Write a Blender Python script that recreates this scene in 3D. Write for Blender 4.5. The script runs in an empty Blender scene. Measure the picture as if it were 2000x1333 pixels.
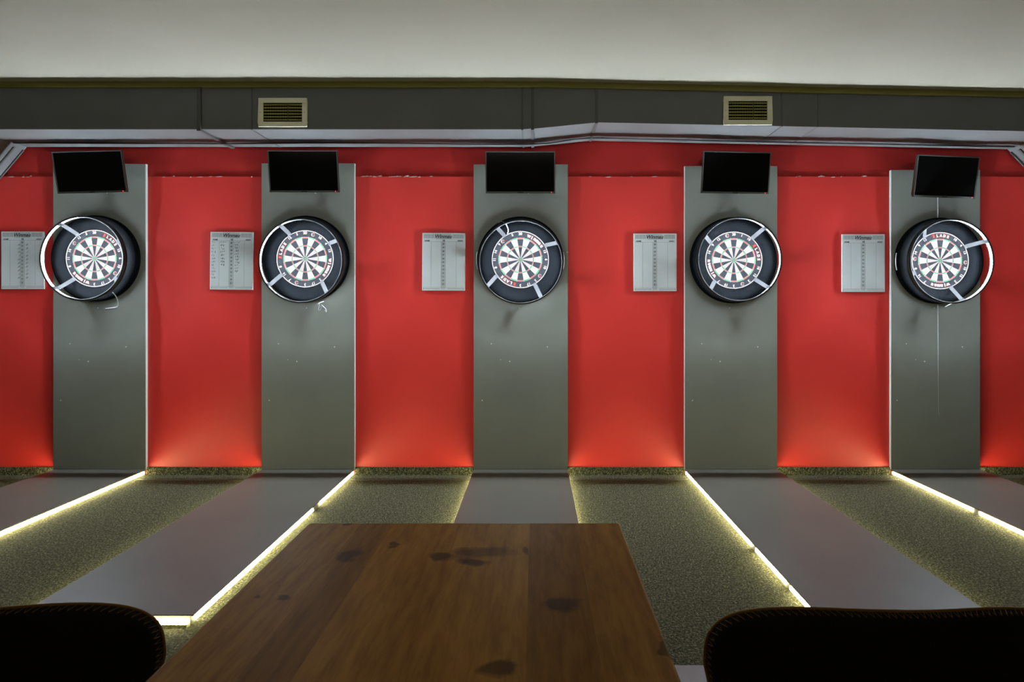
import bpy, bmesh, math, random
from mathutils import Vector, Matrix
random.seed(7)
PI = math.pi
S = bpy.context.scene
C = S.collection

# ------------------------------------------------------------ camera
CAM_H = 1.345
cam = bpy.data.cameras.new('camera'); cam_o = bpy.data.objects.new('camera', cam); C.objects.link(cam_o)
cam.sensor_fit = 'HORIZONTAL'; cam.sensor_width = 36; cam.lens = 36 * 1220 / 2000
cam.shift_x = -0.0225; cam.shift_y = -0.0335; cam.clip_start = .02
cam_o.location = (0, -5.0, CAM_H); cam_o.rotation_euler = (PI / 2, 0, 0)
S.camera = cam_o
# ------------------------------------------------------------ world, added fill lights, exposure
S.view_settings.view_transform = 'Standard'; S.view_settings.look = 'None'
S.view_settings.gamma = 1; S.view_settings.use_curve_mapping = False
S.view_settings.exposure = -0.12
w = bpy.data.worlds.new('world'); S.world = w; w.use_nodes = True
w.node_tree.nodes['Background'].inputs[0].default_value = (.9, .85, .40, 1)
w.node_tree.nodes['Background'].inputs[1].default_value = .03
def lamp(name, loc, size, power, col, rot=(0, 0, 0), sy=None):
    l = bpy.data.lights.new(name, 'AREA'); l.size = size; l.energy = power; l.color = col
    if sy: l.shape = 'RECTANGLE'; l.size_y = sy
    o = bpy.data.objects.new(name, l); o.location = loc; o.rotation_euler = rot; C.objects.link(o); return o
wash = lamp('wall_fill_light', (-.1, -5.4, 2.40), 8.0, 3.5, (1, .93, .75), (math.radians(86), 0, 0), .3); wash.data.spread = math.radians(60)  # added fill behind the camera, brightens the wall; stands for no real fitting
lamp('warm_room_fill', (-.2, -6.6, 2.85), 2.5, 12, (1, .80, .28), sy=1.0)  # added dim warm fill, out of view, for the room's ambient tone
RING_POWER = 1650.0
STRIP_POWER = 56.0

# ------------------------------------------------------------ materials
def mat(name, col=(.5, .5, .5), rough=.5, metal=0, spec=.5, emit=None, strength=0):
    m = bpy.data.materials.new(name); m.use_nodes = True
    b = m.node_tree.nodes['Principled BSDF']
    b.inputs['Base Color'].default_value = (*col, 1); b.inputs['Roughness'].default_value = rough
    b.inputs['Metallic'].default_value = metal; b.inputs['Specular IOR Level'].default_value = spec
    if emit: b.inputs['Emission Color'].default_value = (*emit, 1); b.inputs['Emission Strength'].default_value = strength
    return m
class NB:
    def __init__(s, m): s.m = m; s.t = m.node_tree; s.b = s.t.nodes['Principled BSDF']
    def n(s, typ, **kw):
        x = s.t.nodes.new(typ)
        for k, v in kw.items():
            setattr(x, k, v)
        return x
    def l(s, a, b): s.t.links.new(a, b)
    def coord(s, scale=(1, 1, 1)):
        c = s.n('ShaderNodeTexCoord'); m = s.n('ShaderNodeMapping'); m.inputs['Scale'].default_value = scale
        s.l(c.outputs['Object'], m.inputs[0]); return m.outputs[0]
    def noise(s, vec, scale, detail=3, rough=.5):
        x = s.n('ShaderNodeTexNoise'); x.inputs['Scale'].default_value = scale; x.inputs['Detail'].default_value = detail
        x.inputs['Roughness'].default_value = rough; s.l(vec, x.inputs['Vector']); return x.outputs['Fac']
    def ramp(s, fac, stops):
        r = s.n('ShaderNodeValToRGB'); e = r.color_ramp.elements
        while len(e) < len(stops): e.new(.5)
        for i, (p, c) in enumerate(stops): e[i].position = p; e[i].color = (*c, 1)
        s.l(fac, r.inputs[0]); return r.outputs[0]
    def math(s, op, a, b=None, clamp=False):
        x = s.n('ShaderNodeMath', operation=op, use_clamp=clamp)
        for i, v in enumerate((a, b)):
            if v is None: continue
            if isinstance(v, (int, float)): x.inputs[i].default_value = v
            else: s.l(v, x.inputs[i])
        return x.outputs[0]
    def mix(s, f, a, b, mode='MIX'):
        x = s.n('ShaderNodeMix', data_type='RGBA', blend_type=mode)
        for i, v in ((0, f), (6, a), (7, b)):
            if isinstance(v, (int, float)): x.inputs[i].default_value = v
            elif isinstance(v, tuple): x.inputs[i].default_value = (*v, 1)
            else: s.l(v, x.inputs[i])
        return x.outputs[2]
    def bump(s, h, strength=.3, dist=.01):
        x = s.n('ShaderNodeBump'); x.inputs['Strength'].default_value = strength; x.inputs['Distance'].default_value = dist
        s.l(h, x.inputs['Height']); s.l(x.outputs[0], s.b.inputs['Normal'])
    def base(s, c): s.l(c, s.b.inputs['Base Color'])

def varied(name, c1, c2, scale=3, rough=.5, bump=.05, bscale=60, spec=.5, metal=0):
    m = mat(name, c1, rough, metal, spec); g = NB(m); v = g.coord()
    g.base(g.ramp(g.noise(v, scale), [(.3, c1), (.7, c2)]))
    g.bump(g.noise(v, bscale), bump, .002); return m

M = {}
M['red'] = varied('red_wall_paint', (.66, .034, .028), (.72, .040, .033), 1.3, .42, .12, 35, .45)
M['red_upper'] = varied('red_plaster_paint', (.60, .028, .024), (.68, .036, .030), 2.0, .6, .5, 18, .3)
M['side'] = varied('side_wall_paint', (.05, .05, .045), (.06, .06, .055), 1.3, .6)
M['ceiling'] = varied('ceiling_paint', (.315, .290, .230), (.35, .322, .258), .8, .85, .1, 12, .2)
M['duct'] = varied('duct_dark_paint', (.10, .10, .098), (.12, .12, .118), 2.5, .5, .08, 9, .3)
M['flange'] = mat('duct_flange_metal', (.06, .06, .057), .5)
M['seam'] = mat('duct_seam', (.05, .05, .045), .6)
M['olive'] = varied('olive_trim_paint', (.19, .17, .03), (.23, .20, .04), 2, .7)
M['edge'] = mat('panel_pale_edge', (.5, .52, .5), .5)
M['black_plastic'] = mat('black_plastic', (.018, .019, .02), .35)
M['bezel'] = mat('glossy_dark_bezel', (.11, .12, .125), .22)
M['screen'] = mat('screen_glass', (.004, .004, .004), .10, 0, .2)
M['metal'] = mat('bracket_grey_metal', (.018, .018, .019), .5, .0, .08)
M['spider'] = mat('spider_wire', (.05, .05, .05), .5, 0, .1)
M['chrome'] = mat('silver_wire', (.34, .35, .37), .4, .2)
M['vent'] = varied('vent_enamel', (.70, .68, .48), (.76, .74, .54), 8, .5)
M['vent_in'] = mat('vent_slat_metal', (.36, .32, .05), .5)
M['vent_dark'] = mat('vent_cavity', (.003, .0025, .0015), .8)
M['cream'] = varied('sisal_cream', (.054, .044, .038), (.060, .049, .043), 60, .9, .2, 300, .03)
M['sisal_black'] = varied('sisal_black', (.0036, .0038, .0044), (.0050, .0054, .0062), 80, .9, .2, 300, .03)
M['sisal_red'] = mat('sisal_red', (.048, .014, .010), .9, 0, .03)
M['sisal_green'] = mat('sisal_green', (.010, .036, .016), .9, 0, .03)
M['white'] = mat('white_print', (.062, .053, .048), .8, 0, .03)
M['print_red'] = mat('red_print', (.044, .005, .004), .8, 0, .03)
M['foam'] = varied('surround_foam', (.0010, .0012, .0015), (.0015, .0018, .0022), 5, .6, .15, 90, .01)
M['board_white'] = varied('whiteboard_laminate', (.50, .53, .52), (.56, .59, .58), 3, .35, .02)
M['ink'] = mat('black_print', (.03, .03, .03), .5)
M['ink_grey'] = mat('grey_print', (.26, .28, .27), .5)
M['header'] = mat('header_grey_print', (.36, .38, .36), .5)
M['marker'] = mat('marker_ink', (.10, .11, .12), .6)
M['red_led'] = mat('red_standby_led', (.8, .02, .02), .5, emit=(1, .03, .03), strength=3)
M['upholstery'] = varied('black_upholstery', (.006, .007, .006), (.010, .011, .009), 12, .85, .4, 240, .15)
M['thread'] = mat('tan_thread', (.20, .105, .035), .8, 0, .2)
M['leg'] = mat('black_metal_leg', (.01, .01, .01), .4, .5)
M['hardfloor'] = varied('grey_hard_floor', (.13, .11, .10), (.17, .14, .13), 6, .5)
M['platform_side'] = mat('platform_side_board', (.16, .15, .10), .6)
M['alu'] = mat('aluminium_profile', (.55, .55, .5), .4, .6)
M['plaster'] = mat('bare_plaster', (.6, .5, .45), .9)

def led_mat(name, col, strength, ring):
    m = mat(name, (.8, .8, .8), .5); g = NB(m); c = g.n('ShaderNodeTexCoord'); sp = g.n('ShaderNodeSeparateXYZ')
    g.l(c.outputs['Object'], sp.inputs[0])
    if ring:
        a = g.math('ARCTAN2', sp.outputs[0], sp.outputs[2]); a = g.math('MULTIPLY', a, 150)
    else:
        a = g.math('ADD', sp.outputs[0], sp.outputs[1]); a = g.math('MULTIPLY', a, 2 * PI / .0166)
    s_ = g.math('GREATER_THAN', g.math('SINE', a), .2 if ring else -.4)      # lit chips with dimmer gaps between them
    s_ = g.math('ADD', g.math('MULTIPLY', s_, strength), .8 if ring else 2.0)
    g.l(s_, g.b.inputs['Emission Strength']); g.b.inputs['Emission Color'].default_value = (*col, 1)
    return m
M['ring_led'] = led_mat('cool_white_led', (.76, .88, 1.0), RING_POWER, True)
M['strip_led'] = led_mat('warm_strip_led', (1.0, .93, .50), STRIP_POWER, False)

def carpet():
    m = mat('speckled_carpet', (.1, .1, .1), .95, 0, .1); g = NB(m); v = g.coord()
    n1 = g.noise(v, 95, 4, .75); n2 = g.noise(v, 28, 3, .6)
    a = g.ramp(n1, [(.36, (.016, .015, .007)), (.50, (.068, .066, .036)), (.66, (.25, .24, .145))])
    b = g.ramp(n2, [(.3, (.6, .6, .6)), (.7, (1, 1, 1))])
    g.base(g.mix(1.0, a, b, 'MULTIPLY')); g.bump(n1, .9, .012); return m
M['carpet'] = carpet()
def panel_mat():
    m = mat('backboard_grey_laminate', (.1, .1, .1), .42, 0, .5); g = NB(m); v = g.coord()
    a = g.ramp(g.noise(v, 2.2), [(.3, (.175, .182, .155)), (.7, (.205, .212, .182))])
    vo = g.n('ShaderNodeTexVoronoi'); vo.inputs['Scale'].default_value = 13; g.l(v, vo.inputs['Vector'])
    dot = g.math('LESS_THAN', vo.outputs['Distance'], .07)
    sp = g.n('ShaderNodeSeparateColor'); g.l(vo.outputs['Color'], sp.inputs[0])
    keep = g.math('GREATER_THAN', sp.outputs[0], .72)
    g.base(g.mix(g.math('MULTIPLY', dot, keep), a, (.62, .64, .60)))
    g.bump(g.noise(v, 4), .06, .01); return m
M['panel'] = panel_mat()
def mat_lane():
    m = mat('rubber_lane_mat', (.1, .1, .1), .45, 0, .3); g = NB(m); v = g.coord()
    g.base(g.ramp(g.noise(v, 2.0), [(.3, (.086, .078, .060)), (.7, (.102, .093, .072))]))
    g.bump(g.noise(v, 160), .12, .002); return m
M['lane'] = mat_lane()

# ------------------------------------------------------------ mesh helpers
def box(bm, x0, x1, y0, y1, z0, z1, mi=0):
    vs = [bm.verts.new(p) for p in ((x0,y0,z0),(x1,y0,z0),(x1,y1,z0),(x0,y1,z0),(x0,y0,z1),(x1,y0,z1),(x1,y1,z1),(x0,y1,z1))]
    for f in ((3,2,1,0),(4,5,6,7),(0,1,5,4),(1,2,6,5),(2,3,7,6),(3,0,4,7)):
        fc = bm.faces.new([vs[i] for i in f]); fc.material_index = mi
    return vs
def prism(bm, pts, y0, y1, mi=0):
    """polygon in XZ (counter-clockwise seen from -Y) extruded along Y"""
    a = [bm.verts.new((x, y0, z)) for x, z in pts]; b = [bm.verts.new((x, y1, z)) for x, z in pts]
    n = len(pts); fs = [bm.faces.new(a), bm.faces.new(b[::-1])]
    for i in range(n): fs.append(bm.faces.new((a[(i+1) % n], a[i], b[i], b[(i+1) % n])))
    for f in fs: f.material_index = mi
def lathe(bm, prof, n=96, closed=True, mi=0, smooth=True):
    """profile of (r, y) turned around the Y axis"""
    rings = [[bm.verts.new((r*math.sin(2*PI*k/n), y, r*math.cos(2*PI*k/n))) for k in range(n)] for r, y in prof]
    m = len(prof)
    for i in range(m if closed else m-1):
        A, B = rings[i], rings[(i+1) % m]
        for k in range(n):
            f = bm.faces.new((A[k], A[(k+1) % n], B[(k+1) % n], B[k])); f.material_index = mi; f.smooth = smooth
def tube(bm, pts, r, n=8, mi=0, caps=True):
    pts = [Vector(p) for p in pts]; rings = []
    for i, p in enumerate(pts):
        t = (pts[min(i+1, len(pts)-1)] - pts[max(i-1, 0)]).normalized()
        up = Vector((0, 0, 1)) if abs(t.z) < .9 else Vector((1, 0, 0))
        a = t.cross(up).normalized(); b = t.cross(a)
        rr = r[i] if isinstance(r, (list, tuple)) else r
        rings.append([bm.verts.new(p + (a*math.cos(2*PI*k/n) + b*math.sin(2*PI*k/n))*rr) for k in range(n)])
    for A, B in zip(rings, rings[1:]):
        for k in range(n):
            f = bm.faces.new((A[k], A[(k+1) % n], B[(k+1) % n], B[k])); f.smooth = n > 4; f.material_index = mi
    if caps: bm.faces.new(rings[0][::-1]); bm.faces.new(rings[-1])
def smooth_path(pts, n=6):
    P = [Vector(p) for p in pts]; out = []
    for i in range(len(P)-1):
        p0, p1, p2, p3 = P[max(i-1, 0)], P[i], P[i+1], P[min(i+2, len(P)-1)]
        for k in range(n):
            t = k/n
            out.append(.5*((2*p1)+(p2-p0)*t+(2*p0-5*p1+4*p2-p3)*t*t+(3*p1-p0-3*p2+p3)*t**3))
    return out + [P[-1]]
def obj(name, bm, mats, parent=None, loc=(0, 0, 0), bevel=0, fix=True):
    if fix: bmesh.ops.recalc_face_normals(bm, faces=bm.faces)
    me = bpy.data.meshes.new(name); bm.to_mesh(me); bm.free()
    for m in (mats if isinstance(mats, (list, tuple)) else [mats]): me.materials.append(m)
    o = bpy.data.objects.new(name, me); C.objects.link(o); o.location = loc
    if parent: o.parent = parent
    if bevel:
        b = o.modifiers.new('bevel', 'BEVEL'); b.width = bevel; b.segments = 2; b.limit_method = 'ANGLE'
    return o
def tag(o, label=None, cat=None, group=None, kind=None):
    if label: o['label'] = label
    if cat: o['category'] = cat
    if group: o['group'] = group
    if kind: o['kind'] = kind
    return o
def thing(name, label, cat, loc=(0, 0, 0), group=None):
    o = bpy.data.objects.new(name, None); o.empty_display_size = .05; C.objects.link(o); o.location = loc
    return tag(o, label, cat, group)
def struct(name, bm, m, label=None, **k):
    return tag(obj(name, bm, m, **k), label, None, None, 'structure')
def B(): return bmesh.new()

_tc = {}
def text_geo(s, size, offset=0.0, shear=0.0):
    key = (s, size, offset, shear)
    if key not in _tc:
        cu = bpy.data.curves.new('t', 'FONT'); cu.body = s; cu.size = size; cu.offset = offset; cu.shear = shear
        cu.align_x = 'CENTER'; cu.align_y = 'CENTER'; cu.resolution_u = 3
        o = bpy.data.objects.new('t', cu); C.objects.link(o)
        me = bpy.data.meshes.new_from_object(o.evaluated_get(bpy.context.evaluated_depsgraph_get()))
        _tc[key] = ([tuple(v.co) for v in me.vertices], [tuple(p.vertices) for p in me.polygons])
        bpy.data.objects.remove(o); bpy.data.curves.remove(cu); bpy.data.meshes.remove(me)
    return _tc[key]
def add_text(bm, s, size, u, v, y, rot=0, offset=0.0, shear=0.0, mi=0):
    vs, fs = text_geo(s, size, offset, shear)
    if not vs: return
    # centre each glyph run on its own bounding box
    cx = (min(p[0] for p in vs)+max(p[0] for p in vs))/2; cy = (min(p[1] for p in vs)+max(p[1] for p in vs))/2
    c, s_ = math.cos(rot), math.sin(rot)
    nv = [bm.verts.new((u+(p[0]-cx)*c-(p[1]-cy)*s_, y, v+(p[0]-cx)*s_+(p[1]-cy)*c)) for p in vs]
    for f in fs:
        try: fc = bm.faces.new([nv[i] for i in f]); fc.material_index = mi
        except ValueError: pass
def quad(bm, x0, x1, z0, z1, y, mi=0):
    f = bm.faces.new([bm.verts.new(p) for p in ((x0,y,z0),(x1,y,z0),(x1,y,z1),(x0,y,z1))]); f.material_index = mi

# ------------------------------------------------------------ the room
LX, RX, BY = -5.2, 4.95, -8.6
lanes = [(-3.837, -3.103, 2.483), (-2.178, -1.440, 2.487), (-.489, .261, 2.479), (1.195, 1.929, 2.466), (2.838, 3.544, 2.434)]
HARD_Y = -2.665
bm = B(); box(bm, LX, RX, HARD_Y, .1, -.1, 0); struct('floor', bm, M['carpet'])
bm = B(); box(bm, LX, RX, BY, HARD_Y, -.1, .004); struct('floor', bm, M['hardfloor'])
bm = B(); box(bm, LX, RX, 0, .12, 0, 2.387)
o = struct('wall_back', bm, M['red'])
# upper plaster: recessed behind the lower sheet, leaning back a little
bm = B()
nx, nz = 60, 6; grid = []
for i in range(nx+1):
    x = LX+(RX-LX)*i/nx; col = []
    for k in range(nz+1):
        z = 2.387+(3.0-2.387)*k/nz
        col.append(bm.verts.new((x, .006+.045*k/nz+.003*math.sin(x*7+k*2), z)))
    grid.append(col)
for i in range(nx):
    for k in range(nz): bm.faces.new((grid[i][k], grid[i+1][k], grid[i+1][k+1], grid[i][k+1])).smooth = True
box(bm, LX, RX, .07, .12, 2.387, 3.0)
struct('wall_back', bm, M['red_upper'], fix=False)
bm = B(); box(bm, LX-.1, LX, BY, .12, 0, 3.0); struct('wall_left', bm, M['side'])
bm = B(); box(bm, RX, RX+.1, BY, .12, 0, 3.0); struct('wall_right', bm, M['side'])
bm = B(); box(bm, LX, RX, BY-.1, BY, 0, 3.0); struct('wall_front', bm, M['side'])
# ceiling: level on the left, falling gently to the right
def ceil_z(x): return 2.965 if x < .1 else (2.965-.021*(x-.1) if x > .6 else 2.965-.021*(x-.1))
bm = B(); xs = [LX, -2, 0, .1, .35, .6, 1.5, 2.5, 3.5, RX]
a = [[bm.verts.new((x, y, ceil_z(x)+dz)) for x in xs] for y, dz in ((BY, 0), (.12, 0), (.12, .1), (BY, .1))]
for r in range(4):
    A_, B_ = a[r], a[(r+1) % 4]
    for i in range(len(xs)-1): bm.faces.new((A_[i], A_[i+1], B_[i+1], B_[i]))
struct('ceiling', bm, M['ceiling'])
# carpeted skirting between the lanes
cuts = [LX]+[v for l in lanes for v in (l[0], l[1])]+[RX]
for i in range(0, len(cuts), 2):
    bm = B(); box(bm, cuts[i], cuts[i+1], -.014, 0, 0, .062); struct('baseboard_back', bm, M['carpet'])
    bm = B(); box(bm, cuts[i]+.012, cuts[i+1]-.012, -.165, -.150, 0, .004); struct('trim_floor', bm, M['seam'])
# cracked plaster edge along the joint
bm = B()
for x0, x1, n in ((-3.0, -2.25, 7), (-1.40, -.75, 16), (.30, 1.1, 4), (2.05, 2.7, 9), (-4.2, -3.9, 4)):
    for k in range(n):
        x = random.uniform(x0, x1); l_ = random.uniform(.006, .03); h = random.uniform(.002, .006); z = 2.387+random.uniform(-.004, .006)
        prism(bm, [(x-l_, z-h*.3), (x, z-h), (x+l_, z), (x+l_*.3, z+h)], -.002, .012)
struct('trim_crack', bm, M['plaster'])
# shallow wooden batten between duct and ceiling
bm = B()
for i in range(len(xs)-1):
    x0, x1 = xs[i], xs[i+1]
    v = [bm.verts.new(p) for p in ((x0,-.51,ceil_z(x0)-.042),(x1,-.51,ceil_z(x1)-.042),(x1,-.51,ceil_z(x1)),(x0,-.51,ceil_z(x0)),
                                   (x0,-.45,ceil_z(x0)-.042),(x1,-.45,ceil_z(x1)-.042),(x1,-.45,ceil_z(x1)),(x0,-.45,ceil_z(x0)))]
    for f in ((0,1,2,3),(7,6,5,4),(4,5,1,0),(3,2,6,7)): bm.faces.new([v[j] for j in f])
bmesh.ops.remove_doubles(bm, verts=bm.verts, dist=1e-5)
struct('trim_ceiling', bm, M['olive'])

# ------------------------------------------------------------ ventilation duct
duct = thing('ventilation_duct', 'long black boxed ventilation duct running under the ceiling above the dartboards', 'duct', (0, -.25, 2.62))
def dz(x):   # underside height
    if x < -.05: return 2.624
    if x < .443: return 2.624+.050*(x+.05)/.493
    return 2.674-.0205*(x-.443)
def dtop(x): return ceil_z(x)-.042
secs = [-4.064, -2.416, -2.040, -.092, .443, 1.778, 2.036, 3.777]
Y0, Y1 = -.5, -.002
def dmesh(x0, x1, grow=0, n=1):
    bm = B(); st = []
    for k in range(n+1):
        x = x0+(x1-x0)*k/n; b_, t_ = dz(x)-grow, dtop(x)
        st.append([bm.verts.new((x, Y0-grow, b_+0)), bm.verts.new((x, Y1, b_)), bm.verts.new((x, Y1, t_)), bm.verts.new((x, Y0-grow, t_))])
    for A_, B_ in zip(st, st[1:]):
        for k in range(4): bm.faces.new((A_[k], A_[(k+1) % 4], B_[(k+1) % 4], B_[k]))
    bm.faces.new(st[0]); bm.faces.new(st[-1][::-1]); return bm
def dpart(name, bm, m, bevel=0):
    for v in bm.verts: v.co -= Vector((0, -.25, 2.62))
    return obj(name, bm, m, duct, bevel=bevel)
for x0, x1 in zip(secs, secs[1:]): dpart('duct_section', dmesh(x0+.002, x1-.002, 0, 4), M['duct'])
for x, wd, g in ((-2.416, .028, .014), (-2.040, .010, .004), (-.092, .014, .006), (-.018, .022, .010), (.443, .020, .007), (1.778, .010, .004), (2.036, .006, .002)):
    dpart('flange', dmesh(x-wd/2, x+wd/2, g, 1), M['flange'])
bm = B()
xx = [-4.05, -3, -2.4, -1.5, -.05, .443, 1.4, 2.4, 3.76]; yy = [-.15, -.13, -.12, -.15, -.11, -.10, -.09, -.09, -.10]
tube(bm, smooth_path([(x, y, dz(x)-.006) for x, y in zip(xx, yy)], 4), .005, 6)
dpart('underside_cable', bm, M['seam'])
# mitred branches dropping into the corners
for name, pts, lab, s_ in (('corner_duct', [(-4.067, 2.622), (-4.067, 2.921), (LX+.01, 2.921), (LX+.01, 1.38), (LX+.12, 1.42)], 'slanting grey duct branch in the upper left corner beside the leftmost screen', -1),
                       ('corner_duct', [(3.78, 2.604), (3.93, 2.46), (RX-.12, 1.5), (RX-.01, 1.46), (RX-.01, 2.819), (3.78, 2.844)], 'slanting grey duct branch in the upper right corner beyond the rightmost screen', 1)):
    t = thing(name, lab, 'duct', (pts[0][0], -.25, pts[0][1]))
    bm = B(); prism(bm, [(x-pts[0][0], z-pts[0][1]) for x, z in pts], Y0+.25, Y1+.25); obj('duct_body', bm, M['duct'], t)
    # raised flange along the slanting underside
    if s_ < 0: P0, P1 = Vector((-4.067, 0, 2.622)), Vector((LX+.12, 0, 1.42))
    else: P0, P1 = Vector((3.78, 0, 2.604)), Vector((RX-.12, 0, 1.5))
    d = (P1-P0).normalized(); nrm = Vector((-d.z, 0, d.x))*(1 if s_ < 0 else -1)
    if nrm.z > 0: nrm = -nrm
    for yo, wd in ((-.105, .016), (-.015, .012)):
        bm = B(); q = []
        for p in (P0+d*.03, P1-d*.05):
            for off in (-.001, .010):
                for ya in (-wd/2, wd/2): q.append(bm.verts.new((p.x+nrm.x*off-pts[0][0], yo+ya+.25, p.z+nrm.z*off-pts[0][1])))
        for f in ((0,1,3,2),(4,6,7,5),(0,2,6,4),(1,5,7,3),(2,3,7,6),(0,4,5,1)): bm.faces.new([q[i] for i in f])
        obj('flange', bm, M['seam'], t)

# ------------------------------------------------------------ vents on the duct
for cx, cz, lab in ((-1.814, 2.743, 'pale rectangular vent grille on the duct, above the second screen from the left'),
                    (1.530, 2.756, 'pale rectangular vent grille on the duct, above the second screen from the right')):
    t = thing('vent_grille', lab, 'vent', (cx, -.5, cz), 'vent grilles on the duct')
    W, H, w_ = .175, .104, .036
    bm = B()
    for a_ in ((-W, W, H-w_, H), (-W, W, -H, -H+w_), (-W, -W+w_, -H+w_, H-w_), (W-w_, W, -H+w_, H-w_)): box(bm, a_[0], a_[1], -.014, -.002, a_[2], a_[3])
    bmesh.ops.remove_doubles(bm, verts=bm.verts, dist=1e-5)
    obj('frame', bm, M['vent'], t, bevel=.003)
    bm = B(); box(bm, -W+w_, W-w_, -.0035, -.001, -H+w_, H-w_); obj('backing', bm, M['vent_dark'], t)
    for k in range(6):
        z = -H+w_+.014+k*.0216
        bm = B(); box(bm, -W+w_, W-w_, -.013, -.006, z-.0028, z+.0028); obj('slat', bm, M['vent_in'], t)
    bm = B()
    for k in range(-7, 8):
        x = k*.0178; box(bm, x-.0008, x+.0008, -.0058, -.0036, -H+w_, H-w_)
    box(bm, .036, .042, -.0145, -.0131, -H+w_, H-w_); obj('vertical_fins', bm, mat('fin_metal', (.07, .06, .015), .6), t)
    for s_ in (-1, 1):
        bm = B(); lathe(bm, [(.0001, -.016), (.004, -.0155), (.004, -.0141)], 12, False); obj('screw', bm, M['alu'], t, (s_*(W-w_*.45), 0, 0))

# ------------------------------------------------------------ lanes: platform, backboard
ords = ['leftmost', 'second from the left', 'middle', 'second from the right', 'rightmost']
segs_l = {3: [(.03, .06), (.08, .13), (.15, .38), (.40, 1.53), (1.60, 2.01), (2.06, 2.34)], 4: [(.03, .94), (1.0, 2.34)]}
segs_r = {0: [(.03, 2.34)], 1: [(.03, .08), (.12, .80), (.93, 2.34)]}
for i, (x0, x1, zt) in enumerate(lanes):
    cx = (x0+x1)/2; hw = (x1-x0)/2
    t = thing('throwing_lane', f'grey raised dart throwing lane edged with glowing strips, {["leftmost of the five", "second from the left", "middle one behind the table", "second from the right", "rightmost of the five"][i]}', 'dart lane', (cx, -1.2, 0), 'raised lanes in front of the dartboards')
    L = 2.37
    bm = B(); box(bm, -hw+.012, hw-.012, -L+1.2, 1.198, 0, .040); obj('platform', bm, M['platform_side'], t)
    bm = B(); box(bm, -hw, hw, -L+1.2-.002, 1.2-.13, .0405, .047); obj('mat', bm, M['lane'], t, bevel=.002)
    bm = B(); box(bm, -hw, hw, 1.2-.124, 1.2-.002, .0405, .046); obj('end_strip', bm, M['lane'], t, bevel=.001)
    for side, sg in ((-1, segs_l.get(i, [(.04, 2.34)])), (1, segs_r.get(i, [(.04, 2.34)]))):
        for a_, b_ in sg:
            bm = B(); xa = side*(hw-.0115); xb = side*(hw-.003); box(bm, min(xa, xb), max(xa, xb), 1.2-b_, 1.2-a_, .012, .032)
            tag(obj('light_strip', bm, M['strip_led'], t), 'glowing warm white strip')
    bm = B(); box(bm, -hw+.02, hw-.02, -L+1.2-.010, -L+1.2-.0005, .012, .032); tag(obj('light_strip', bm, M['strip_led'], t), 'glowing warm white strip along the front edge')
    bm = B(); box(bm, -hw+.02, hw-.02, -L+1.2-.014, -L+1.2-.0105, .002, .011); obj('edge_profile', bm, M['alu'], t)
    p = thing('backboard', f'tall dark grey wall panel behind the {ords[i]} dartboard' + (', crossed by a pale vertical line' if i == 4 else ''), 'wall panel', (cx, -.0005, .048), 'tall grey panels behind the dartboards')
    bm = B(); box(bm, -hw, hw, -.025, -.0015, 0, zt-.048); obj('panel', bm, M['panel'], p)
    if i != 2:
        s_ = 1 if i < 2 else -1
        bm = B(); box(bm, min(s_*hw, s_*(hw+.004)), max(s_*hw, s_*(hw+.004)), -.0256, -.0015, 0, zt-.048); tag(obj('edge_band', bm, M['edge'], p), 'pale edge band')

# ------------------------------------------------------------ dartboards
bulls = [(-3.480, 1.727), (-1.816, 1.724), (-.116, 1.7175), (1.570, 1.713), (3.200, 1.709)]
rings = [(-3.481, 1.7176), (-1.800, 1.700), (-.110, 1.690), (1.571, 1.709), (3.201, 1.696)]
order = [20, 1, 18, 4, 13, 6, 10, 15, 2, 17, 3, 19, 7, 16, 8, 11, 14, 9, 12, 5]
# printed marks on each board: (middle angle of red-and-white word, of the white word, of the two emblems), degrees from 3 o'clock
marks = [(50, 235, 143, 324), (160, 338, 72, 250), (240, 51, 134, 320), (18, 200, 105, 290), (88, 270, 176, 356)]
RB = .2265; FY = -.038
def board_face():
    bm = B(); rr = [.0001, .0068, .0162, .0990, .1080, .1630, .1727, RB]
    nsub = 4; n = 20*nsub; vr = []
    for r in rr: vr.append([bm.verts.new((r*math.sin(2*PI*(k-nsub/2)/n), FY, r*math.cos(2*PI*(k-nsub/2)/n))) for k in range(n)])
    for j in range(len(rr)-1):
        for k in range(n):
            f = bm.faces.new((vr[j][k], vr[j+1][k], vr[j+1][(k+1) % n], vr[j][(k+1) % n]))
            odd = (k//nsub) % 2
            f.material_index = {0: 2, 1: 3, 2: 1 if odd else 0, 3: 3 if odd else 2, 4: 1 if odd else 0, 5: 3 if odd else 2, 6: 0}[j]
    return bm
def arc_word(bm, word, mid, r, size, step, flip, off, mi=0, mis=None):
    """letters along the number band; flip: read from outside at the bottom half"""
    n = len(word)
    for k, ch in enumerate(word):
        d = (k-(n-1)/2)*step
        a = math.radians(mid+d if flip else mid-d)
        rot = a+PI/2 if flip else a-PI/2
        add_text(bm, ch, size, r*math.cos(a), r*math.sin(a), 0, rot, off, 0, mis[k] if mis else mi)
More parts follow.
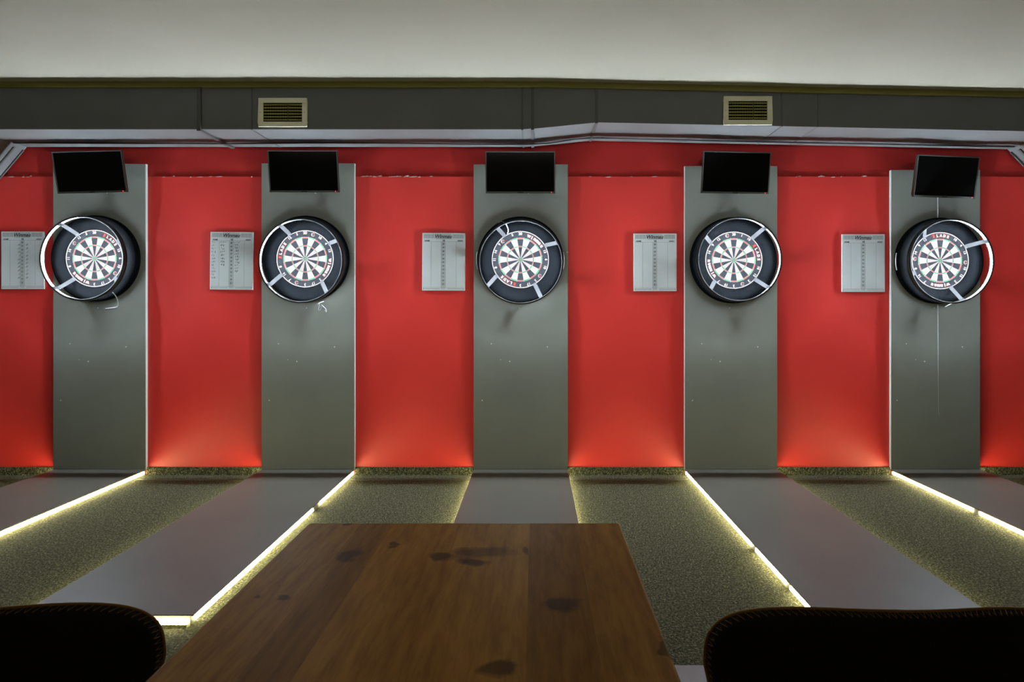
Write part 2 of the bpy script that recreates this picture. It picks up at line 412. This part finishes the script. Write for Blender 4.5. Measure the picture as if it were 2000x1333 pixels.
for i, (bx, bz) in enumerate(bulls):
    t = thing('dartboard', f'round black and cream dartboard, {["leftmost, its white lettering at the lower left", "second from the left, white lettering at the lower right", "in the middle, its white lettering at the upper right", "second from the right, its white lettering at the left", "rightmost, its white lettering at the bottom"][i]}', 'dartboard', (bx, -.0262, bz), 'dartboards in lit surrounds')
    bm = B(); lathe(bm, [(.0001, 0), (RB, 0), (RB, FY+.0005), (.0001, FY+.0005)], 96, False); obj('board_body', bm, M['sisal_black'], t)
    obj('playing_face', board_face(), [M['sisal_black'], M['cream'], M['sisal_red'], M['sisal_green']], t, fix=False)
    bm = B()
    for r in (.0068, .0162, .0990, .1080, .1630, .1727):
        tube(bm, [(r*math.sin(a_*PI/36), FY-.001, r*math.cos(a_*PI/36)) for a_ in range(73)], .0005, 4, caps=False)
    for k in range(20):
        a_ = (k+.5)*PI/10; tube(bm, [(.0162*math.sin(a_), FY-.001, .0162*math.cos(a_)), (.178*math.sin(a_), FY-.001, .178*math.cos(a_))], .0005, 4)
    obj('wire_spider', bm, M['spider'], t)
    bm = B(); lathe(bm, [(.2195, FY-.001), (.2195, FY-.004), (.2250, FY-.004), (.2250, FY-.001)], 96)
    nr = obj('number_ring', bm, M['white'], t)
    red_a, win_a, e1, e2 = marks[i]
    def clash(a_):
        for m_, h in ((red_a, 27), (win_a, 25), (e1, 10), (e2, 10)):
            if abs((a_-m_+180) % 360-180) < h: return True
        return False
    for k, nmb in enumerate(order):
        bm = B()
        a_ = 90-18*k
        if clash(a_): bm.free(); continue
        low = 180 < a_ % 360 < 360
        ar = math.radians(a_); add_text(bm, str(nmb), .0285, .2045*math.cos(ar), .2045*math.sin(ar), FY-.003, ar-PI/2, .0012)
        obj('numeral', bm, M['white'], nr)
    bm = B()
    arc_word(bm, 'winmau', win_a, .1965, .036, 7.4, False, .0022)
    for v in bm.verts: v.co.y = FY-.0014
    obj('maker_name', bm, M['white'], t)
    bm = B()
    arc_word(bm, 'winmau', win_a, .1965, .036, 7.4, False, .0040)
    for v in bm.verts: v.co.y = FY-.0008
    tag(obj('maker_name_outline', bm, M['print_red'], t), 'red outline behind the white lettering')
    bm = B()
    arc_word(bm, 'BLADE', red_a, .1985, .027, 8.2, False, .0020, 0, [1, 0, 0, 0, 0])
    for s_ in (-1, 1):
        pts = [((.1985+s_*.0145)*math.cos(math.radians(red_a+d)), (.1985+s_*.0145)*math.sin(math.radians(red_a+d))) for d in range(-20, 23, 3)]
        pin = [((.1985+s_*.0125)*math.cos(math.radians(red_a+d)), (.1985+s_*.0125)*math.sin(math.radians(red_a+d))) for d in range(-20, 23, 3)]
        for a_, b_, c_, d_ in zip(pts, pts[1:], pin[1:], pin):
            f = bm.faces.new([bm.verts.new((q[0], 0, q[1])) for q in (a_, b_, c_, d_)]); f.material_index = 1
    for v in bm.verts: v.co.y = FY-.0012
    obj('model_name', bm, [M['white'], M['print_red']], t)
    for e in (e1, e2):
        bm = B()
        ar = math.radians(e); u, v_ = .200*math.cos(ar), .200*math.sin(ar)
        pts = [(u+.0145*math.cos(q*PI/12), v_+.0145*math.sin(q*PI/12)) for q in range(24)]
        pin = [(u+.0118*math.cos(q*PI/12), v_+.0118*math.sin(q*PI/12)) for q in range(24)]
        for q in range(24):
            if q in (0, 23): continue
            r_ = (q+1) % 24
            bm.faces.new([bm.verts.new((z_[0], 0, z_[1])) for z_ in (pts[q], pts[r_], pin[r_], pin[q])])
        for k in (-1, 0, 1):
            f = bm.faces.new([bm.verts.new(z_) for z_ in ((u-.002, 0, v_+k*.007-.0018), (u+.009, 0, v_+k*.007-.0018), (u+.009, 0, v_+k*.007+.0018), (u-.002, 0, v_+k*.007+.0018))]); f.material_index = 1
        f = bm.faces.new([bm.verts.new(z_) for z_ in ((u-.008, 0, v_-.008), (u-.005, 0, v_-.008), (u-.005, 0, v_+.008), (u-.008, 0, v_+.008))])
        for v in bm.verts: v.co.y = FY-.0010
        obj('emblem', bm, [M['white'], M['print_red']], t)

    # foam surround
    sx, sz = bx, bz-.006
    tt = thing('dartboard_surround', f'thick black foam ring fitted around the {ords[i]} dartboard', 'dartboard surround', (bx, -.0262, bz), 'black foam dartboard surrounds')
    bm = B(); o_ = .341
    lathe(bm, [(.2275, 0), (.2275, -.043), (.2295, -.046), (.300, -.050), (o_-.014, -.052), (o_-.005, -.049), (o_-.001, -.043), (o_, -.032), (o_-.001, 0)], 128)
    obj('foam_ring', bm, M['foam'], tt)
    bm = B(); 
    for r, ry in ((.326, -.0518), (.236, -.0464)): tube(bm, [(r*math.sin(a_*PI/48), ry, r*math.cos(a_*PI/48)) for a_ in range(97)], .0009, 5, caps=False)
    obj('moulded_rib', bm, M['foam'], tt)
    for s_ in {2: (-1, 1), 4: (-1,)}.get(i, ()):
        bm = B(); tube(bm, [(s_*.345*math.cos(q), -.030, .345*math.sin(q)) for q in [-.22+.05*k for k in range(9)]], .0045, 8); obj('side_clip', bm, M['edge'], tt)

# ------------------------------------------------------------ ring lights
arms = [(35, 125, 226, 317), (31.6, 122, 215, 306), (29, 124, 215, 300), (50, 143, 228, 318), (29, 123, 205, 291)]
RR = .3235
for i, (rx, rz) in enumerate(rings):
    bx, bz = bulls[i]
    extra = ['bent wire hanging below', 'loose plug leads hanging below', 'short lead at its top left', 'no lead hanging out', 'wire end poking out below'][i]
    t = thing('ring_light', f'black hoop light before the {ords[i]} dartboard, {extra}', 'ring light', (rx, -.185, rz), 'hoop lights in front of the dartboards')
    bm = B(); lathe(bm, [(RR-.0065, .019), (RR+.003, .019), (RR+.003, -.019), (RR-.0105, -.019), (RR-.0105, -.0172), (RR-.003, -.0172), (RR-.003, .0172), (RR-.0065, .0172)], 128); obj('hoop', bm, M['black_plastic'], t)
    bm = B(); lathe(bm, [(RR-.0038, .0130), (RR-.0038, -.0070)], 128, False); tag(obj('led_band', bm, M['ring_led'], t, fix=False), 'glowing white band of small lamps')
    for a_ in arms[i]:
        ar = math.radians(a_); d = Vector((math.cos(ar), 0, math.sin(ar))); s_ = Vector((-d.z, 0, d.x))*.0155
        off = Vector((bx-rx, 0, bz-rz))
        ba = d*.236+off; mid = d*(RR-.012)
        path = [d*(RR-.005)+Vector((0, -.016, 0)), d*(RR-.006)+Vector((0, .030, 0)), d*(RR-.012)+Vector((0, .042, 0)), ba+Vector((0, .110, 0)), ba-d*.020+Vector((0, .1145, 0))]
        bm = B(); th = .0022; rows = []
        for k, p in enumerate(path):
            tn = (path[min(k+1, 4)]-path[max(k-1, 0)]).normalized(); nn = tn.cross(s_.normalized())*th/2
            rows.append([bm.verts.new(p+q) for q in (s_+nn, -s_+nn, -s_-nn, s_-nn)])
        for A_, B_ in zip(rows, rows[1:]):
            for k in range(4): bm.faces.new((A_[k], A_[(k+1) % 4], B_[(k+1) % 4], B_[k]))
        bm.faces.new(rows[0]); bm.faces.new(rows[-1][::-1]); arm = obj('arm', bm, M['metal'], t)
    def cable(pts, r, m=M['chrome']):
        bm = B(); tube(bm, smooth_path(pts), r, 8); return obj('lead', bm, m, t)
    if i == 0:
        cable([(.205, .03, -.262), (.215, .06, -.30), (.214, .08, -.352), (.208, .085, -.365), (.195, .085, -.378), (.15, .085, -.384), (.113, .085, -.388)], .0035)
    if i == 1:
        cable([(.150, .06, -.315), (.128, .07, -.322), (.104, .08, -.334)], .0045)
        for q in ([(.112, .08, -.336), (.110, .085, -.352), (.102, .088, -.372), (.104, .09, -.384), (.118, .09, -.370), (.122, .09, -.345)],
                  [(.125, .085, -.340), (.138, .088, -.356), (.155, .09, -.372), (.160, .09, -.395), (.148, .09, -.382)]): cable(q, .0042)
    if i == 2:
        cable([(-.172, .0, .300), (-.150, -.01, .312), (-.120, .02, .300), (-.104, .05, .272), (-.100, .08, .250), (-.106, .10, .232)], .003)
        bm = B(); box(bm, -.180, -.160, -.012, .012, .286, .300); obj('plug', bm, M['metal'], t, bevel=.003)
    if i == 4:
        cable([(.06, .06, -.318), (.045, .08, -.336), (.022, .09, -.352)], .0035)

# ------------------------------------------------------------ screens
tvs = [(-3.423, 2.384, 0, 10, -1.5), (-1.779, 2.388, 0, 9, 0), (-.113, 2.380, 0, 9, 0), (1.544, 2.378, 5, 9, 0), (3.160, 2.346, 9, 9, 0)]
tlab = ['leaning to one side', 'with a dark frame', 'facing straight ahead', 'turned a little to the right', 'turned aside and reflecting a brownish room']
for i, (x, z, yaw, tilt, roll) in enumerate(tvs):
    t = thing('wall_screen', f'small black flat screen switched off, mounted above the {ords[i]} dartboard', 'screen', (x, -.185, z), 'small screens above the dartboards')
    t.rotation_euler = (math.radians(tilt), math.radians(roll), math.radians(yaw))
    W, H = .268, .158
    # frame: four mitred bars around the glass
    bm = B(); b_ = .009
    for a_ in ((-W, W, H-b_, H), (-W, W, -H, -H+.014), (-W, -W+b_, -H+.014, H-b_), (W-b_, W, -H+.014, H-b_)): box(bm, a_[0], a_[1], -.020, .0, a_[2], a_[3])
    obj('bezel', bm, M['bezel'], t, bevel=.0015)
    bm = B(); box(bm, -W+b_, W-b_, -.0165, -.010, -H+.014, H-b_); obj('screen', bm, M['screen'], t)
    bm = B(); box(bm, -W+.01, W-.01, .0005, .022, -H+.01, H-.01); box(bm, -.17, .17, .0225, .040, -.12, .06); obj('rear_housing', bm, M['black_plastic'], t, bevel=.006)
    bm = B(); lathe(bm, [(.0001, -.0225), (.0035, -.022), (.0035, -.0201)], 10, False); tag(obj('standby_light', bm, M['red_led'], t, (W-.028, 0, -H+.007)), 'red glowing dot')
    bm = B(); box(bm, -.022, .022, -.0212, -.0202, -H+.003, -H+.009); obj('badge', bm, M['metal'], t)
    R = t.rotation_euler.to_matrix().inverted()
    bm = B(); box(bm, -.05, .05, .0405, .046, -.05, .05); obj('mounting_plate', bm, M['black_plastic'], t)
    bm = B(); e0 = Vector((0, .046, 0)); e1 = R @ Vector((0, .150, -.02)); tube(bm, [e0, e1], .014, 10)
    obj('bracket_arm', bm, M['metal'], t)
    bm = B(); box(bm, -.045, .045, .149, .158, -.07, .03)
    for v in bm.verts: v.co = R @ v.co
    obj('bracket_foot', bm, M['black_plastic'], t)
# pale cable down the last panel
bm = B(); tube(bm, [(3.205, -.0285, 2.26), (3.206, -.0285, 2.054)], .003, 6)
tube(bm, [(3.206, -.0285, 1.362), (3.212, -.0285, .48)], .0012, 6)
tag(obj('cable', bm, M['edge']), 'thin pale cable running down the rightmost grey panel from its screen', 'cable')

# ------------------------------------------------------------ scoreboards
sbs = [(-4.092, 1.716, 0), (-2.423, 1.712, .6), (-.730, 1.704, .3), (.959, 1.700, 0), (2.622, 1.694, 0)]
slab = ['leftmost, partly behind a hoop light', 'second from the left, covered in handwriting',
        'blank one just left of the middle dartboard', 'blank one just right of the middle grey panel', 'rightmost, blank, beside the rightmost grey panel']
for i, (x, z, rot) in enumerate(sbs):
    t = thing('scoreboard', f'white dart scoreboard on the red wall, {slab[i]}', 'scoreboard', (x, -.0005, z), 'white scoreboards on the red wall')
    t.rotation_euler = (0, math.radians(rot), 0)
    W, H = .172, .231
    bm = B(); box(bm, -W, W, -.012, -.001, -H, H); obj('board', bm, M['board_white'], t, bevel=.003)
    y = -.0126
    bm = B(); quad(bm, -.062, .062, H-.050, H-.008, y+.0001, 1)
    quad(bm, -W+.012, -.070, H-.044, H-.010, y+.0001, 2); quad(bm, .070, W-.012, H-.044, H-.010, y+.0001, 2)
    add_text(bm, 'Winmau', .040, 0, H-.028, y, 0, .0012, .3)
    for s_ in (-1, 1):
        for k in range(3):
            u = s_*(.088+.027*k); quad(bm, u-.009, u+.009, H-.020, H-.016, y, 3); quad(bm, u-.0012, u+.0012, H-.040, H-.016, y, 3); quad(bm, u-.006, u+.001, H-.032, H-.030, y, 3)
    add_text(bm, 'HOME', .014, -.132, H-.063, y, 0, .0008); add_text(bm, 'AWAY', .014, .132, H-.063, y, 0, .0008)
    add_text(bm, 'VS', .019, 0, H-.062, y, 0, .0010)
    obj('header_print', bm, [M['ink'], M['header'], M['header'], M['ink_grey']], t)
    bm = B(); l = .0011
    for u in (-.100, -.019, .014, .100): quad(bm, u-l, u+l, -H+.026, H-.070, y)
    quad(bm, -W+.012, W-.012, H-.0715, H-.0695, y); quad(bm, -W+.012, W-.012, -H+.024, -H+.026, y)
    quad(bm, -.019, .014, -H+.010, H-.0715, y+.0003, 1)
    quad(bm, -W+.022, -.030, -H+.014, -H+.0175, y, 0); quad(bm, .030, W-.022, -H+.014, -H+.0175, y, 0)
    for s_ in (-1, 1): quad(bm, s_*(W-.014)-.004, s_*(W-.014)+.004, -H+.011, -H+.020, y, 0)
    obj('ruled_lines', bm, [M['ink_grey'], mat('column_tint', (.42, .45, .44), .45)], t)
    bm = B()
    for k in range(11): add_text(bm, str(20-k), .0165, -.0025, H-.088-k*.0292, y-.0001, 0, .0006)
    zb = H-.088-11*.0292; add_text(bm, 'B', .015, -.0025, zb, y-.0001, 0, .0006)
    for q in range(16):
        a0, a1 = q*PI/8, (q+1)*PI/8
        bm.faces.new([bm.verts.new((-.0025+r*math.cos(a_), y-.0001, zb+r*math.sin(a_))) for r, a_ in ((.0125, a0), (.0125, a1), (.0115, a1), (.0115, a0))])
    obj('number_column', bm, M['ink'], t)
    if i < 2:
        bm = B(); rnd = random.Random(3+i)
        def stroke(pts, wd=.0014):
            for (a_, b_), (c_, d_) in zip(pts, pts[1:]):
                v = Vector((c_-a_, d_-b_)); 
                if v.length < 1e-6: continue
                n_ = Vector((-v.y, v.x)).normalized()*wd
                bm.faces.new([bm.verts.new((p[0], y-.0001, p[1])) for p in ((a_-n_.x, b_-n_.y), (c_-n_.x, d_-n_.y), (c_+n_.x, d_+n_.y), (a_+n_.x, b_+n_.y))])
        def scrawl(u, v_, wd, h):
            x_ = u
            while x_ < u+wd:
                stroke([(x_+rnd.uniform(-.002, .006), v_+rnd.uniform(-h, h)) for _ in range(4)]); x_ += .011
        if i == 1:
            scrawl(-.090, .150, .05, .005); scrawl(.020, .150, .045, .005); scrawl(-.158, .150, .025, .004)
            for k in range(11): scrawl(-.158, .122-k*.026, .030 if k % 3 else .02, .008)
            for k in range(7): scrawl(-.085, .122-k*.026, .032, .009)
            for k in range(10): scrawl(.026+(.006 if 3 < k < 7 else 0), .126-k*.023, .026, .009)
        else:
            for k in range(10):
                for s_ in (-1, 1):
                    if (k*7+s_) % 5: stroke([(s_*.032-.006, .118-k*.0292), (s_*.032+.008, .132-k*.0292)])
                    if (k*3+s_) % 3: stroke([(s_*.032+.001, .117-k*.0292), (s_*.032+.014, .131-k*.0292)])
        tag(obj('handwriting', bm, M['marker'], t), 'handwritten pen marks')

# ------------------------------------------------------------ table
TX0, TX1, TY0, TY1, TH = -.668, .251, -4.62, -3.15, .75
TH = CAM_H-.64
def to_table(px, py):      # where a knot of the wood lies on the table top, measured from the far left corner
    Z = .64*1220/(py-600); return ((px-1045)*Z/1220-TX0, -5+Z-TY1)
def wood():
    m = mat('varnished_planks', (.2, .1, .04), .5, 0, .03); g = NB(m); c = g.n('ShaderNodeTexCoord')
    obc = c.outputs['Object']; sp = g.n('ShaderNodeSeparateXYZ'); g.l(obc, sp.inputs[0])
    # plank number from x (planks are real boards glued side by side)
    idx = None
    for e in (.155, .251, .449, .652, .786):
        s_ = g.math('GREATER_THAN', sp.outputs[0], e); idx = s_ if idx is None else g.math('ADD', idx, s_)
    cmb = g.n('ShaderNodeCombineXYZ'); g.l(g.math('MULTIPLY', idx, 3.7), cmb.inputs[2]); g.l(sp.outputs[0], cmb.inputs[0]); g.l(g.math('ADD', sp.outputs[1], g.math('MULTIPLY', idx, 1.9)), cmb.inputs[1])
    mp = g.n('ShaderNodeMapping'); mp.inputs['Scale'].default_value = (1, .12, 1); g.l(cmb.outputs[0], mp.inputs[0])
    n1 = g.noise(mp.outputs[0], 55, 5, .65); n2 = g.noise(mp.outputs[0], 7, 3, .6)
    wn = g.n('ShaderNodeTexWhiteNoise', noise_dimensions='1D'); g.l(idx, wn.inputs['W'])
    base = g.ramp(n2, [(.3, (.25, .115, .016)), (.7, (.37, .19, .032))])
    fine = g.ramp(n1, [(.35, (.70, .66, .62)), (.6, (1, 1, 1))])
    col = g.mix(1.0, base, fine, 'MULTIPLY')
    tone = g.math('ADD', g.math('MULTIPLY', wn.outputs['Value'], .35), .80)
    cm = g.n('ShaderNodeCombineColor'); [g.l(tone, cm.inputs[k]) for k in range(3)]
    col = g.mix(1.0, col, cm.outputs[0], 'MULTIPLY')
    dn = g.n('ShaderNodeTexNoise'); dn.inputs['Scale'].default_value = 14; dn.inputs['Detail'].default_value = 3; g.l(obc, dn.inputs['Vector'])
    dv = g.n('ShaderNodeVectorMath', operation='MULTIPLY_ADD'); g.l(dn.outputs['Color'], dv.inputs[0]); dv.inputs[1].default_value = (.09, .06, 0); g.l(obc, dv.inputs[2])
    for px, py, rx, ry, st in ((690, 1085, .030, .050, .8), (683, 1024, .016, .018, .85), (768, 1064, .013, .025, .8), (862, 1091, .026, .026, .85), (925, 1098, .050, .022, .85), (905, 1087, .035, .05, .5),
                               (945, 1080, .085, .035, .6), (1027, 1077, .012, .026, .7), (1100, 1183, .040, .034, .8), (972, 1310, .034, .026, .8), (545, 1168, .015, .016, .85), (496, 1164, .009, .009, .7), (1305, 1270, .014, .06, .75)):
        u, v_ = to_table(px, py)
        mm = g.n('ShaderNodeMapping'); mm.vector_type = 'TEXTURE'; mm.inputs['Location'].default_value = (u+.045, v_+.03, 0); mm.inputs['Scale'].default_value = (rx, ry, 9)
        g.l(dv.outputs[0], mm.inputs[0]); ln = g.n('ShaderNodeVectorMath', operation='LENGTH'); g.l(mm.outputs[0], ln.inputs[0])
        r_ = g.n('ShaderNodeMapRange'); r_.inputs[1].default_value = .65; r_.inputs[2].default_value = 1.15; r_.inputs[3].default_value = st*.85; r_.inputs[4].default_value = 0
        g.l(ln.outputs['Value'], r_.inputs[0]); col = g.mix(r_.outputs[0], col, (.022, .015, .008))
    g.base(col); g.bump(n1, .12, .002); return m
t = thing('wooden_table', 'rustic brown plank table with dark knots in front of the middle lane', 'table', (TX0, TY1, 0))
bm = B(); box(bm, 0, TX1-TX0, TY0-TY1, 0, TH-.036, TH); obj('tabletop', bm, wood(), t, bevel=.006)
for x in (.09, TX1-TX0-.09):
    for y in (-.12, TY0-TY1+.12):
        bm = B(); box(bm, x-.03, x+.03, y-.03, y+.03, .004, TH-.0365); obj('leg', bm, M['leg'], t, bevel=.004)
bm = B()
for a_ in ((.12, TX1-TX0-.12, -.13, -.11), (.12, TX1-TX0-.12, TY0-TY1+.11, TY0-TY1+.13), (.08, .10, TY0-TY1+.15, -.15), (TX1-TX0-.10, TX1-TX0-.08, TY0-TY1+.15, -.15)): box(bm, a_[0], a_[1], a_[2], a_[3], TH-.10, TH-.0365)
obj('apron', bm, M['leg'], t)

# ------------------------------------------------------------ chairs
def outline(n=72):
    """upper outline of the back from lower left over the crest to lower right: x, z"""
    pts = [(-.282, .42), (-.312, .50), (-.333, .58)]
    for k in range(n+1):
        a_ = PI-PI*k/n; e = 2/3.2
        cx_, sz_ = math.cos(a_), math.sin(a_)
        pts.append((.345*math.copysign(abs(cx_)**e, cx_), .637+.150*abs(sz_)**e))
    return pts+[(.333, .58), (.312, .50), (.282, .42)]
def make_chair(label):
    t = thing('padded_chair', label, 'chair', (0, 0, 0), 'black padded chairs by the table')
    ol = outline()
    def curve(x, z): return .09*(x/.345)**2 + .10*max(.8-z, 0)**1.2    # wraps forward and leans
    bm = B(); cen = (0, .60); rows = []
    for side, ins in ((-.5, .93), (-1, .96), (-1, .985), (-.7, 1.0), (.0, 1.006), (.7, 1.0), (1, .985), (1, .96), (.5, .93)):
        pass
    prof = [(0, .020), (.5, .026), (.8, .025), (.93, .022), (.975, .017), (1.0, .006)]
    def ringpts(f, th, sgn):
        out = []
        for x, z in ol:
            X, Z = x*f, cen[1]+(z-cen[1])*f
            out.append(bm.verts.new((X, curve(X, Z)+sgn*th, Z)))
        return out
    seq = [ringpts(max(f, .02), th, -1) for f, th in prof] + [ringpts(f, th, 1) for f, th in prof[::-1] if f > 0] + [ringpts(.02, .02, 1)]
    for A_, B_ in zip(seq, seq[1:]):
        n = len(A_)
        for k in range(n): bm.faces.new((A_[k], A_[(k+1) % n], B_[(k+1) % n], B_[k])).smooth = True
    bm.faces.new(seq[0]); bm.faces.new(seq[-1][::-1])
    back = obj('backrest', bm, M['upholstery'], t)
    # zigzag blanket stitch along the rim
    dense = []
    for (x0, z0), (x1, z1) in zip(ol, ol[1:]):
        L_ = math.hypot(x1-x0, z1-z0); q = max(1, int(round(L_/.002)))
        for k in range(q): dense.append((x0+(x1-x0)*k/q, z0+(z1-z0)*k/q))
    cum = [0]
    for a_, b_ in zip(dense, dense[1:]): cum.append(cum[-1]+math.hypot(a_[0]-b_[0], a_[1]-b_[1]))
    bm = B(); step = .0065; target = 0; k = 0; pts = []; flip = 0
    while k < len(dense):
        if cum[k] >= target:
            x, z = dense[k]
            f = 1.007 if flip else .985; th = .002 if flip else -.0185
            X, Z = x*f, cen[1]+(z-cen[1])*f
            pts.append((X, curve(X, Z)+th, Z)); flip = 1-flip; target += step
        k += 1
    tube(bm, pts, .0012, 5)
    tag(obj('stitching', bm, M['thread'], back), 'tan zigzag stitching along the rim')
    bm = B(); tube(bm, [(x*1.004, curve(x, z), cen[1]+(z-cen[1])*1.004) for x, z in ol], .0032, 6); obj('piping', bm, M['thread'], back)
    bm = B(); n = 40; prev = None; rr = []
    for sc, z in ((.0, .395), (.93, .395), (1, .41), (1, .45), (.95, .475), (.8, .485), (.0, .488)):
        rr.append([bm.verts.new((.215*sc*math.copysign(abs(math.cos(q*2*PI/n))**.7, math.cos(q*2*PI/n)), .285+.205*sc*math.copysign(abs(math.sin(q*2*PI/n))**.7, math.sin(q*2*PI/n)), z)) for q in range(n)])
    for A_, B_ in zip(rr, rr[1:]):
        for q in range(n): bm.faces.new((A_[q], A_[(q+1) % n], B_[(q+1) % n], B_[q])).smooth = True
    bmesh.ops.remove_doubles(bm, verts=bm.verts, dist=1e-5)
    obj('seat', bm, M['upholstery'], t)
    for sx in (-1, 1):
        for yy_, yb in ((.14, .07), (.42, .47)):
            bm = B(); tube(bm, [(sx*.165, yy_, .394), (sx*.195, yb, .004)], [.014, .009], 12); obj('leg', bm, M['leg'], t)
    return t
c1 = make_chair('black padded chair with stitched rounded back, at the right side of the wooden table')
def copy_tree(o, parent=None):
    c = o.copy(); C.objects.link(c); c.parent = parent
    for ch in list(o.children): copy_tree(ch, c)
    return c
c2 = copy_tree(c1)
c2['label'] = 'black padded chair with stitched rounded back, at the left side of the wooden table'
c1.location = (.683, -3.86, 0)
c2.location = (-1.088, -3.865, 0); c2.rotation_euler = (0, 0, math.radians(6))
